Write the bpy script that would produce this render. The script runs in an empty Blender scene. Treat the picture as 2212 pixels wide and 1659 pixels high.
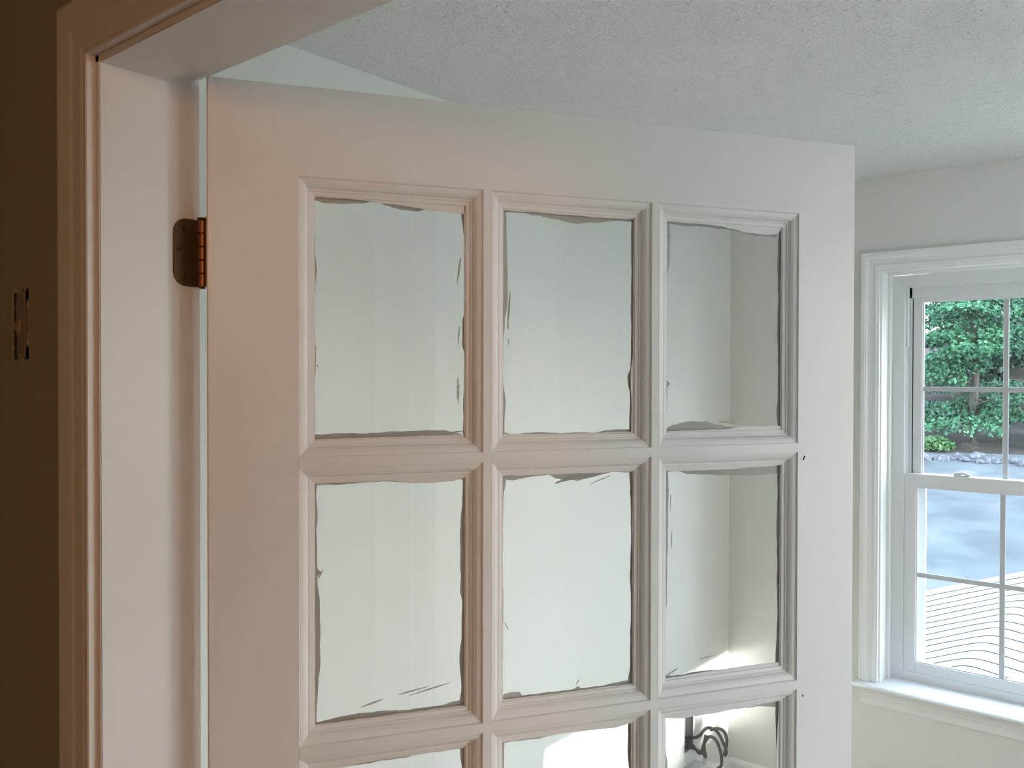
import bpy, bmesh, math, random
from mathutils import Vector, Matrix

# ------------------------------------------------------------------ camera, sky, sun, exposure
scene = bpy.context.scene
COL = scene.collection
CAM = (0.0, 0.0, 1.6923)
YAW, PITCH, ROLL, FPX = 0.70025, -0.01086, 0.00166, 1864.53


def setup_camera():
    F = Vector((-math.sin(YAW) * math.cos(PITCH), math.cos(YAW) * math.cos(PITCH), math.sin(PITCH)))
    R = Vector((math.cos(YAW), math.sin(YAW), 0))
    U = R.cross(F)
    R2 = R * math.cos(ROLL) + U * math.sin(ROLL)
    U2 = U * math.cos(ROLL) - R * math.sin(ROLL)
    cd = bpy.data.cameras.new('camera')
    cd.sensor_fit = 'HORIZONTAL'
    cd.sensor_width = 36.0
    cd.lens = FPX / 2212 * 36.0
    cd.clip_start = 0.02
    cd.clip_end = 500
    co = bpy.data.objects.new('camera', cd)
    m = Matrix((R2, U2, -F)).transposed().to_4x4()
    m.translation = Vector(CAM)
    co.matrix_world = m
    COL.objects.link(co)
    scene.camera = co


setup_camera()

SUN_EL, SUN_AZ = math.radians(24.0), math.radians(10.0)
SUN_TRAVEL = Vector((-math.cos(SUN_EL) * math.cos(SUN_AZ), math.cos(SUN_EL) * math.sin(SUN_AZ), -math.sin(SUN_EL)))
SUN_STRENGTH = 13.5
SKY_STRENGTH = 11.5


def setup_light():
    w = bpy.data.worlds.new('sky')
    scene.world = w
    w.use_nodes = True
    nt = w.node_tree
    bg = nt.nodes['Background']
    geo = nt.nodes.new('ShaderNodeTexCoord')
    sep = nt.nodes.new('ShaderNodeSeparateXYZ')
    nt.links.new(geo.outputs['Generated'], sep.inputs[0])
    ramp = nt.nodes.new('ShaderNodeValToRGB')
    e = ramp.color_ramp.elements
    e[0].position = 0.0
    e[0].color = (1.0, 0.955, 0.895, 1)
    e[1].position = 0.7
    e[1].color = (0.62, 0.78, 1.0, 1)
    nt.links.new(sep.outputs['Z'], ramp.inputs[0])
    nt.links.new(ramp.outputs[0], bg.inputs['Color'])
    bg.inputs['Strength'].default_value = SKY_STRENGTH
    sd = bpy.data.lights.new('sun_offscreen', 'SUN')
    sd.energy = SUN_STRENGTH
    sd.color = (1.0, 0.96, 0.91)
    sd.angle = math.radians(0.6)
    so = bpy.data.objects.new('sun_offscreen', sd)
    so.rotation_euler = SUN_TRAVEL.to_track_quat('-Z', 'Y').to_euler()
    so.location = (20, -8, 12)
    COL.objects.link(so)


setup_light()
vs = scene.view_settings
vs.view_transform = 'Standard'
vs.look = 'None'
vs.gamma = 1.0
vs.use_curve_mapping = False
vs.exposure = 0.31
try:
    scene.cycles.diffuse_bounces = 7
    scene.cycles.max_bounces = 14
    scene.cycles.transparent_max_bounces = 16
    scene.cycles.sample_clamp_indirect = 6.0
except Exception:
    pass

# ------------------------------------------------------------------ materials
def mat(name, color, rough=0.6, spec=0.5, metal=0.0):
    m = bpy.data.materials.new(name)
    m.use_nodes = True
    b = m.node_tree.nodes['Principled BSDF']
    b.inputs['Base Color'].default_value = (*color, 1)
    b.inputs['Roughness'].default_value = rough
    b.inputs['Specular IOR Level'].default_value = spec
    b.inputs['Metallic'].default_value = metal
    return m


def nodes(m):
    return m.node_tree.nodes, m.node_tree.links, m.node_tree.nodes['Principled BSDF']


def tint(m, c1, c2, scale, detail=3, stretch=(1, 1, 1), lo=0.35, hi=0.65):
    n, l, b = nodes(m)
    tc = n.new('ShaderNodeTexCoord')
    mp = n.new('ShaderNodeMapping')
    mp.inputs['Scale'].default_value = stretch
    nz = n.new('ShaderNodeTexNoise')
    nz.inputs['Scale'].default_value = scale
    nz.inputs['Detail'].default_value = detail
    rp = n.new('ShaderNodeValToRGB')
    rp.color_ramp.elements[0].position = lo
    rp.color_ramp.elements[1].position = hi
    rp.color_ramp.elements[0].color = (*c1, 1)
    rp.color_ramp.elements[1].color = (*c2, 1)
    l.new(tc.outputs['Object'], mp.inputs[0])
    l.new(mp.outputs[0], nz.inputs['Vector'])
    l.new(nz.outputs['Fac'], rp.inputs[0])
    l.new(rp.outputs[0], b.inputs['Base Color'])
    return m


def bump(m, scale, strength, dist, stretch=(1, 1, 1), detail=3, kind='noise'):
    n, l, b = nodes(m)
    tc = n.new('ShaderNodeTexCoord')
    mp = n.new('ShaderNodeMapping')
    mp.inputs['Scale'].default_value = stretch
    if kind == 'noise':
        t = n.new('ShaderNodeTexNoise')
        t.inputs['Detail'].default_value = detail
        out = t.outputs['Fac']
    else:
        t = n.new('ShaderNodeTexVoronoi')
        out = t.outputs['Distance']
    t.inputs['Scale'].default_value = scale
    bp = n.new('ShaderNodeBump')
    bp.inputs['Strength'].default_value = strength
    bp.inputs['Distance'].default_value = dist
    l.new(tc.outputs['Object'], mp.inputs[0])
    l.new(mp.outputs[0], t.inputs['Vector'])
    l.new(out, bp.inputs['Height'])
    l.new(bp.outputs[0], b.inputs['Normal'])
    return m


def glass_mat(name, tintc, ior=1.5):
    m = bpy.data.materials.new(name)
    m.use_nodes = True
    n, l = m.node_tree.nodes, m.node_tree.links
    n.remove(n['Principled BSDF'])
    tr = n.new('ShaderNodeBsdfTransparent')
    tr.inputs[0].default_value = (*tintc, 1)
    gl = n.new('ShaderNodeBsdfGlossy')
    gl.inputs['Roughness'].default_value = 0.0
    gl.inputs['Color'].default_value = (1, 1, 1, 1)
    # Schlick reflectance, the same on both faces of the thin pane
    geo = n.new('ShaderNodeNewGeometry')
    dot = n.new('ShaderNodeVectorMath'); dot.operation = 'DOT_PRODUCT'
    ab = n.new('ShaderNodeMath'); ab.operation = 'ABSOLUTE'
    om = n.new('ShaderNodeMath'); om.operation = 'SUBTRACT'; om.inputs[0].default_value = 1.0
    pw = n.new('ShaderNodeMath'); pw.operation = 'POWER'; pw.inputs[1].default_value = 5.0
    r0 = ((ior - 1) / (ior + 1)) ** 2
    fr = n.new('ShaderNodeMath'); fr.operation = 'MULTIPLY_ADD'
    fr.inputs[1].default_value = 1 - r0
    fr.inputs[2].default_value = r0
    l.new(geo.outputs['Incoming'], dot.inputs[0])
    l.new(geo.outputs['Normal'], dot.inputs[1])
    l.new(dot.outputs['Value'], ab.inputs[0])
    l.new(ab.outputs[0], om.inputs[1])
    l.new(om.outputs[0], pw.inputs[0])
    l.new(pw.outputs[0], fr.inputs[0])
    mx = n.new('ShaderNodeMixShader')
    l.new(fr.outputs[0], mx.inputs[0])
    l.new(tr.outputs[0], mx.inputs[1])
    l.new(gl.outputs[0], mx.inputs[2])
    l.new(mx.outputs[0], n['Material Output'].inputs['Surface'])
    return m


def popcorn():
    m = mat('popcorn_ceiling', (0.85, 0.86, 0.85), 0.9, 0.2)
    n, l, b = nodes(m)
    tc = n.new('ShaderNodeTexCoord')
    nz = n.new('ShaderNodeTexNoise')
    nz.inputs['Scale'].default_value = 120
    nz.inputs['Detail'].default_value = 3
    nz.inputs['Roughness'].default_value = 0.6
    rp = n.new('ShaderNodeValToRGB')
    rp.color_ramp.elements[0].position = 0.42
    rp.color_ramp.elements[1].position = 0.62
    bp = n.new('ShaderNodeBump')
    bp.inputs['Strength'].default_value = 0.85
    bp.inputs['Distance'].default_value = 0.004
    l.new(tc.outputs['Object'], nz.inputs['Vector'])
    l.new(nz.outputs['Fac'], rp.inputs[0])
    l.new(rp.outputs[0], bp.inputs['Height'])
    l.new(bp.outputs[0], b.inputs['Normal'])
    # tiny pits in the sprayed texture: a second relief layer under the first
    n2 = n.new('ShaderNodeTexNoise')
    n2.inputs['Scale'].default_value = 110
    n2.inputs['Detail'].default_value = 2
    r2 = n.new('ShaderNodeValToRGB')
    r2.color_ramp.elements[0].position = 0.27
    r2.color_ramp.elements[1].position = 0.36
    b2 = n.new('ShaderNodeBump')
    b2.inputs['Strength'].default_value = 1.0
    b2.inputs['Distance'].default_value = 0.006
    l.new(tc.outputs['Object'], n2.inputs['Vector'])
    l.new(n2.outputs['Fac'], r2.inputs[0])
    l.new(r2.outputs[0], b2.inputs['Height'])
    l.new(b2.outputs[0], bp.inputs['Normal'])
    return m


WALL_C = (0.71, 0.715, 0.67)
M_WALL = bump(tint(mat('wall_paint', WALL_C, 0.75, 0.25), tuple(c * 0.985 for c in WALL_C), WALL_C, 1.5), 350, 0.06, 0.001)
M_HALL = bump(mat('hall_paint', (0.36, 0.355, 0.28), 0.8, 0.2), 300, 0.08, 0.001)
M_CEIL = popcorn()
M_DOOR = bump(mat('door_paint', (0.80, 0.79, 0.775), 0.38, 0.45), 40, 0.015, 0.001, (6, 6, 0.25))
M_BEAD = mat('bead_paint', (0.80, 0.79, 0.775), 0.4, 0.45)
M_TRIM = bump(mat('trim_paint', (0.80, 0.79, 0.77), 0.34, 0.45), 40, 0.03, 0.001, (7, 7, 0.2))
M_WTRIM = mat('window_trim_paint', (0.80, 0.81, 0.80), 0.32, 0.45)
M_STOOL = mat('glossy_stool_paint', (0.80, 0.81, 0.81), 0.13, 0.6)
M_VINYL = mat('white_vinyl', (0.68, 0.69, 0.70), 0.35, 0.5)
M_GRILLE = mat('grille_vinyl', (0.45, 0.46, 0.47), 0.45, 0.4)
M_RUBBER = mat('black_rubber', (0.02, 0.02, 0.022), 0.6)
M_GLASS = glass_mat('door_glass', (0.99, 0.995, 0.99))
M_WGLASS = glass_mat('window_glass', (0.965, 0.99, 1.0))
M_SMEAR_G = mat('grey_paint_smear', (0.47, 0.475, 0.445), 0.6, 0.3)  # grey film for the back of the panes
M_SMEAR_W = mat('white_paint_smear', (0.78, 0.765, 0.745), 0.45, 0.4)
M_BRONZE = bump(mat('aged_bronze', (0.13, 0.09, 0.04), 0.5, 0.5, 0.6), 60, 0.1, 0.001)
M_COPPER = mat('knuckle_copper', (0.34, 0.15, 0.075), 0.42, 0.5, 0.75)  # knuckle metal, more orange than the hinge leaf
M_DARK = mat('dark_recess', (0.012, 0.010, 0.008), 0.9)
M_STEEL = bump(mat('switch_yoke_metal', (0.35, 0.33, 0.28), 0.55, 0.5, 0.4), 90, 0.2, 0.002)
M_TOGGLE = mat('brown_toggle', (0.36, 0.27, 0.19), 0.5)
M_PLASTER = mat('torn_plaster', (0.42, 0.39, 0.31), 0.9)
M_CABLE = mat('black_cable', (0.035, 0.037, 0.035), 0.5)
M_BOXGREY = mat('box_plastic', (0.20, 0.21, 0.21), 0.6)
M_PHENOLIC = mat('black_phenolic_box', (0.05, 0.045, 0.04), 0.6)
M_PLATE = mat('grey_plate', (0.45, 0.46, 0.45), 0.5)
M_WHITEPL = mat('white_plastic', (0.75, 0.76, 0.74), 0.4)
M_FLOOR = tint(mat('oak_floor', (0.36, 0.28, 0.21), 0.4), (0.33, 0.26, 0.19), (0.41, 0.33, 0.25), 6, 4, (1, 12, 1))
M_HFLOOR = tint(mat('hall_floor', (0.32, 0.17, 0.09), 0.45), (0.28, 0.14, 0.07), (0.38, 0.21, 0.12), 6, 4, (12, 1, 1))
M_SIDING = mat('pale_siding', (0.55, 0.56, 0.56), 0.7)
M_SHINGLE = tint(mat('grey_shingle', (0.10, 0.11, 0.115), 0.9, 0.1), (0.094, 0.108, 0.112), (0.13, 0.147, 0.15), 40, 3)
M_SHSHADOW = mat('shingle_edge_shadow', (0.015, 0.016, 0.017), 0.95, 0.05)  # dark asphalt edge, with gap shadow between courses put into its colour
M_STONE = tint(mat('fieldstone', (0.30, 0.31, 0.34), 0.9, 0.1), (0.025, 0.03, 0.04), (0.075, 0.082, 0.092), 3, 4)
M_BARK = tint(mat('bark', (0.03, 0.03, 0.028), 0.95, 0.1), (0.018, 0.018, 0.017), (0.045, 0.044, 0.042), 8, 4, (1, 1, 0.2))
M_BRASS = mat('lamp_brass', (0.6, 0.42, 0.18), 0.3, 0.5, 1.0)


def leaf_mat(name, c1, c2):
    m = mat(name, c1, 0.6, 0.2)
    n, l, b = nodes(m)
    oi = n.new('ShaderNodeTexCoord')
    nz = n.new('ShaderNodeTexNoise')
    nz.inputs['Scale'].default_value = 1.1
    nz.inputs['Detail'].default_value = 4
    rp = n.new('ShaderNodeValToRGB')
    rp.color_ramp.elements[0].position = 0.35
    rp.color_ramp.elements[1].position = 0.65
    rp.color_ramp.elements[0].color = (*c1, 1)
    rp.color_ramp.elements[1].color = (*c2, 1)
    l.new(oi.outputs['Object'], nz.inputs['Vector'])
    l.new(nz.outputs['Fac'], rp.inputs[0])
    l.new(rp.outputs[0], b.inputs['Base Color'])
    return m


M_LEAF = leaf_mat('maple_leaf', (0.008, 0.042, 0.020), (0.022, 0.085, 0.042))
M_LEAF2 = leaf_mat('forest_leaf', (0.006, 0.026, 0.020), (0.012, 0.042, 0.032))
M_LEAF3 = leaf_mat('bush_leaf', (0.022, 0.065, 0.022), (0.038, 0.095, 0.034))


def ground_mat():
    m = mat('driveway_and_bank', (0.2, 0.2, 0.2), 0.95, 0.1)
    n, l, b = nodes(m)
    tc = n.new('ShaderNodeTexCoord')
    nz = n.new('ShaderNodeTexNoise')
    nz.inputs['Scale'].default_value = 0.9
    nz.inputs['Detail'].default_value = 6
    rp = n.new('ShaderNodeValToRGB')
    rp.color_ramp.elements[0].position = 0.35
    rp.color_ramp.elements[1].position = 0.68
    rp.color_ramp.elements[0].color = (0.032, 0.040, 0.046, 1)
    rp.color_ramp.elements[1].color = (0.056, 0.066, 0.072, 1)
    l.new(tc.outputs['Object'], nz.inputs['Vector'])
    l.new(nz.outputs['Fac'], rp.inputs[0])
    l.new(rp.outputs[0], b.inputs['Base Color'])
    return m


M_GROUND = ground_mat()
M_YARD = tint(mat('pale_bounce_ground', (0.62, 0.60, 0.56), 0.95, 0.1), (0.56, 0.54, 0.50), (0.68, 0.66, 0.62), 2, 5)
M_BANK = tint(mat('leaf_litter_bank', (0.05, 0.045, 0.04), 0.95, 0.05), (0.014, 0.015, 0.014), (0.034, 0.030, 0.027), 1.2, 6)

# ------------------------------------------------------------------ helpers
MTX = {}


def empty(name, loc, rz=0.0):
    o = bpy.data.objects.new(name, None)
    o.empty_display_size = 0.1
    o.location = loc
    o.rotation_euler = (0, 0, rz)
    COL.objects.link(o)
    MTX[o] = Matrix.Translation(Vector(loc)) @ Matrix.Rotation(rz, 4, 'Z')
    return o


def tag(o, label=None, cat=None, group=None, kind=None):
    if label: o['label'] = label
    if cat: o['category'] = cat
    if group: o['group'] = group
    if kind: o['kind'] = kind
    return o


def link(name, bm, m, parent=None, local=False, smooth=False):
    """bm holds world coordinates unless local=True (then the parent's)."""
    if parent is not None and not local:
        root = parent
        while root.parent is not None:
            root = root.parent
        if root in MTX:
            bmesh.ops.transform(bm, matrix=MTX[root].inverted(), verts=bm.verts)
    bmesh.ops.recalc_face_normals(bm, faces=bm.faces)
    me = bpy.data.meshes.new(name)
    bm.to_mesh(me)
    bm.free()
    if isinstance(m, (list, tuple)):
        for k in m: me.materials.append(k)
    else:
        me.materials.append(m)
    if smooth:
        for p in me.polygons: p.use_smooth = True
    o = bpy.data.objects.new(name, me)
    COL.objects.link(o)
    if parent is not None: o.parent = parent
    return o


def bx(bm, x0, x1, y0, y1, z0, z1, mi=0):
    v = [bm.verts.new(p) for p in ((x0, y0, z0), (x1, y0, z0), (x1, y1, z0), (x0, y1, z0),
                                   (x0, y0, z1), (x1, y0, z1), (x1, y1, z1), (x0, y1, z1))]
    fs = []
    for f in ((0, 3, 2, 1), (4, 5, 6, 7), (0, 1, 5, 4), (1, 2, 6, 5), (2, 3, 7, 6), (3, 0, 4, 7)):
        fc = bm.faces.new([v[i] for i in f])
        fc.material_index = mi
        fs.append(fc)
    return v, fs


def bevel_all(bm, w, seg=1):
    bmesh.ops.bevel(bm, geom=list(bm.edges), offset=w, segments=seg, affect='EDGES', clamp_overlap=True)


def box(name, d, m, parent=None, bev=0.0, local=False, seg=1):
    bm = bmesh.new()
    bx(bm, *d)
    if bev: bevel_all(bm, bev, seg)
    return link(name, bm, m, parent, local)


def moulding(bm, p0, p1, across, normal, prof, m0=0.0, m1=0.0):
    """prism from p0 to p1; profile (a,b): a along `across`, b along `normal`; ends mitred by m*a."""
    p0, p1, across, normal = Vector(p0), Vector(p1), Vector(across), Vector(normal)
    d = (p1 - p0).normalized()
    r0 = [bm.verts.new(p0 + across * a + normal * b - d * (m0 * a)) for a, b in prof]
    r1 = [bm.verts.new(p1 + across * a + normal * b + d * (m1 * a)) for a, b in prof]
    n = len(prof)
    for i in range(n):
        j = (i + 1) % n
        bm.faces.new((r0[i], r0[j], r1[j], r1[i]))
    bm.faces.new(r0[::-1])
    bm.faces.new(r1)


def tube(bm, pts, rad, seg=8, cap=True):
    pts = [Vector(p) for p in pts]
    rads = rad if isinstance(rad, (list, tuple)) else [rad] * len(pts)
    rings = []
    up = Vector((0, 0, 1))
    for i, p in enumerate(pts):
        t = (pts[min(i + 1, len(pts) - 1)] - pts[max(i - 1, 0)]).normalized()
        a = t.cross(up)
        if a.length < 1e-3: a = t.cross(Vector((1, 0, 0)))
        a.normalize()
        b = t.cross(a)
        rings.append([bm.verts.new(p + (a * math.cos(2 * math.pi * k / seg) + b * math.sin(2 * math.pi * k / seg)) * rads[i]) for k in range(seg)])
    for i in range(len(rings) - 1):
        for k in range(seg):
            bm.faces.new((rings[i][k], rings[i][(k + 1) % seg], rings[i + 1][(k + 1) % seg], rings[i + 1][k]))
    if cap:
        bm.faces.new(rings[0])
        bm.faces.new(rings[-1][::-1])


def catmull(ctrl, n=8):
    c = [Vector(p) for p in ctrl]
    c = [c[0] * 2 - c[1]] + c + [c[-1] * 2 - c[-2]]
    out = []
    for i in range(1, len(c) - 2):
        for k in range(n):
            t = k / n
            out.append(0.5 * (2 * c[i] + (c[i + 1] - c[i - 1]) * t + (2 * c[i - 1] - 5 * c[i] + 4 * c[i + 1] - c[i + 2]) * t * t
                              + (3 * c[i] - c[i - 1] - 3 * c[i + 1] + c[i + 2]) * t ** 3))
    out.append(c[-2])
    return out


def wall_mesh(name, axis, t0, t1, a0, a1, z0, z1, holes, m, label):
    """wall of thickness t0..t1 along `axis`, spanning a0..a1 and z0..z1, minus rectangular holes (a,a,z,z)."""
    bm = bmesh.new()
    As = sorted({a0, a1, *[h[0] for h in holes], *[h[1] for h in holes]})
    for i in range(len(As) - 1):
        A, B = As[i], As[i + 1]
        spans = [(z0, z1)]
        for h in holes:
            if h[0] <= A + 1e-6 and h[1] >= B - 1e-6:
                new = []
                for s in spans:
                    if h[2] > s[0]: new.append((s[0], min(h[2], s[1])))
                    if h[3] < s[1]: new.append((max(h[3], s[0]), s[1]))
                spans = [s for s in new if s[1] - s[0] > 1e-5]
        for s in spans:
            if axis == 'y': bx(bm, A, B, t0, t1, s[0], s[1])
            else: bx(bm, t0, t1, A, B, s[0], s[1])
    o = link(name, bm, m)
    return tag(o, label, 'wall', kind='structure')


def interp(samples, t):
    for (a, va), (b, vb) in zip(samples, samples[1:]):
        if t <= b:
            if b == a: return vb
            u = (t - a) / (b - a)
            u = u * u * (3 - 2 * u)
            return va + (vb - va) * u
    return samples[-1][1]

# ------------------------------------------------------------------ room shell
XS, YW, ZC = -1.660, 3.41, 2.44           # side wall, window wall, ceiling
Y0, Y1 = 0.4235, 0.540                    # doorway wall faces
XR = 1.87                                 # wall with the sunny window
XJ, RB = -0.935, 0.012                    # hinge jamb face, rabbet depth
XK = -0.947 + 0.003 + 0.914 + 0.003 + RB * 0   # strike rabbet
HEAD = 2.0257
HX0, HX1, HY0 = -2.3, 3.0, -1.35          # hall extents

box('floor', (XS - .1, XR + .1, Y0 + .0585, YW + .1, -0.12, 0.0), M_FLOOR)
tag(bpy.data.objects['floor'], 'pale floor of the bright room', 'floor', kind='structure')
fo = box('floor_hall', (HX0 - .1, HX1 + .1, HY0 - .1, Y0 + .0585, -0.12, 0.0), M_HFLOOR)
tag(fo, 'dark wood floor of the dim hall', 'floor', kind='structure')
c = box('ceiling', (XS - .1, XR + .1, Y1 - .05, YW + .1, ZC, ZC + 0.12), M_CEIL)
tag(c, 'white sprayed popcorn ceiling of the bright room', 'ceiling', kind='structure')
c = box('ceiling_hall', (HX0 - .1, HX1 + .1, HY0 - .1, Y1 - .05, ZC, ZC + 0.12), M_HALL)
tag(c, 'dim plain ceiling of the hall', 'ceiling', kind='structure')

# window opening (visible window) and sunny window opening
WX0, WX1, WZ0, WZ1 = -1.046, 0.036, 0.50, 2.098
RY0, RY1, RZ0, RZ1 = 1.374, 2.906, 0.695, 2.293
SW = (-1.1755, -1.1240, 1.710, 1.7965)      # bare switch box in the hall wall (x, x, z, z)
wall_mesh('wall_side', 'x', XS - .12, XS, Y1 - .02, YW + .12, 0, ZC, [(3.026, 3.098, 0.203, 0.348)], M_WALL,
          'pale grey green painted side wall seen through the door glass')
wall_mesh('wall_window', 'y', YW, YW + .16, XS - .12, XR + .12, -0.4, ZC, [(WX0, WX1, WZ0, WZ1), (0.504, 1.581, WZ0, WZ1)], M_WALL,
          'painted wall around the double hung window')
wall_mesh('wall_sunny', 'x', XR, XR + .16, Y1 - .02, YW + .12, 0, ZC, [(RY0, RY1, RZ0, RZ1)], M_WALL,
          'painted wall with the window that lets the sun in')
# doorway wall: hall skin and room skin
DX0, DX1, DZ1 = XJ - 0.028, XK + 0.016, 2.052
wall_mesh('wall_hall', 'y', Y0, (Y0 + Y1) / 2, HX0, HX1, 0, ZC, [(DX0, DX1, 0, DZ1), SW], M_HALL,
          'dim brownish hall wall beside the doorway')
wall_mesh('wall_doorway', 'y', (Y0 + Y1) / 2, Y1, HX0, HX1, 0, ZC, [(DX0, DX1, 0, DZ1)], M_WALL,
          'room face of the wall around the doorway')
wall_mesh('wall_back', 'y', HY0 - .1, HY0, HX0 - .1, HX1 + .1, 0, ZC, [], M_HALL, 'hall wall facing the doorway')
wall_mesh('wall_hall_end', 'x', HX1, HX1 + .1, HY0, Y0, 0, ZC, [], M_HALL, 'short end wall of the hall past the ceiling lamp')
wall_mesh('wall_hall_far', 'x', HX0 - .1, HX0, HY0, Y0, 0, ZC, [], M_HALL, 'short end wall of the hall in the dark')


def baseboards():
    prof = [(0, 0), (0, .013), (.045, .013), (.055, .009), (.062, .004), (.062, 0)]
    bm = bmesh.new()
    moulding(bm, (XS, Y1, 0), (XS, YW, 0), (0, 0, 1), (1, 0, 0), prof)
    tag(link('baseboard_side', bm, M_TRIM), 'white baseboard along the pale side wall', 'baseboard', kind='structure')
    bm = bmesh.new()
    moulding(bm, (XS + .013, YW, 0), (XR, YW, 0), (0, 0, 1), (0, -1, 0), prof)
    tag(link('baseboard_window', bm, M_TRIM), 'white baseboard under the double hung window', 'baseboard', kind='structure')


baseboards()

# ------------------------------------------------------------------ doorway: jambs, head, casings
def doorway():
    root = empty('trim_1', (XJ, Y0, 0))
    tag(root, 'white painted rabbeted jamb and moulded casing around the doorway', 'door frame', kind='structure')
    ST = 0.5015     # stop line
    # hinge jamb: L shaped section extruded up
    def jamb(xf, s):
        pts = [(xf - s * .028, Y0), (xf, Y0), (xf, ST), (xf - s * RB, ST), (xf - s * RB, Y1), (xf - s * .028, Y1)]
        bm = bmesh.new()
        lo = [bm.verts.new((x, y, 0)) for x, y in pts]
        hi = [bm.verts.new((x, y, HEAD + RB)) for x, y in pts]
        for i in range(6):
            j = (i + 1) % 6
            bm.faces.new((lo[i], lo[j], hi[j], hi[i]))
        bm.faces.new(lo[::-1]); bm.faces.new(hi)
        es = [e for e in bm.edges if abs(e.verts[0].co.z - e.verts[1].co.z) > 1]
        bmesh.ops.bevel(bm, geom=es, offset=.0012, segments=2, affect='EDGES')
        link('jamb', bm, M_TRIM, root)
    jamb(XJ, 1)
    jamb(XK - RB, -1)
    bm = bmesh.new()
    x0, x1 = DX0, DX1
    pts = [(Y0, HEAD), (ST, HEAD), (ST, HEAD + RB), (Y1, HEAD + RB), (Y1, DZ1), (Y0, DZ1)]
    a = [bm.verts.new((x0, y, z)) for y, z in pts]
    b = [bm.verts.new((x1, y, z)) for y, z in pts]
    for i in range(6):
        j = (i + 1) % 6
        bm.faces.new((a[i], a[j], b[j], b[i]))
    bm.faces.new(a[::-1]); bm.faces.new(b)
    es = [e for e in bm.edges if abs(e.verts[0].co.x - e.verts[1].co.x) > .5]
    bmesh.ops.bevel(bm, geom=es, offset=.0012, segments=2, affect='EDGES')
    link('head_jamb', bm, M_TRIM, root)
    # casings: profile from inner edge outwards (a), thickness (b)
    prof = [(0, 0), (0, .0095), (.0015, .0108), (.006, .0110), (.0075, .0114), (.010, .0120), (.0260, .0130), (.0300, .0142),
            (.0340, .0148), (.056, .0166), (.0595, .0160), (.061, .0145), (.061, 0)]
    rv = .0078
    xi, xo, zi = XJ - rv, XK - RB + rv, HEAD + rv
    for (yy, nn) in ((Y0, -1), (Y1, 1)):
        if nn == 1:
            xi2, xo2, zi2 = XJ - RB - .005, XK + .005, HEAD + RB + .005
        else:
            xi2, xo2, zi2 = xi, xo, zi
        bm = bmesh.new(); moulding(bm, (xi2, yy, 0), (xi2, yy, zi2), (-1, 0, 0), (0, nn, 0), prof, 0, 1); link('casing', bm, M_TRIM, root)
        bm = bmesh.new(); moulding(bm, (xo2, yy, 0), (xo2, yy, zi2), (1, 0, 0), (0, nn, 0), prof, 0, 1); link('casing', bm, M_TRIM, root)
        bm = bmesh.new(); moulding(bm, (xi2, yy, zi2), (xo2, yy, zi2), (0, 0, 1), (0, nn, 0), prof, 1, 1); link('head_casing', bm, M_TRIM, root)


doorway()

# ------------------------------------------------------------------ the French door
DW, DH, DT = 0.914, 2.035, 0.035
S1, S2, MV, TR, LH, MH = 0.10321, 0.10015, 0.01216, 0.10787, 0.33385, 0.0140
LW = (DW - S1 - S2 - 2 * MV) / 3
TH = 1.03381
GY = 0.0150                     # front of the glass
BEAD = [(0, 0), (.0003, .0022), (.0030, .0025), (.0062, .0036), (.0090, .0056), (.0108, .0084), (.0112, .0100), (.0134, .0098), (.0137, .0114), (.0185, .0124), (.0190, .0150), (0, .0150)]
SIGHT = 0.0190
PX = 0.00058                    # one picture pixel on the door, in metres

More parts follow.
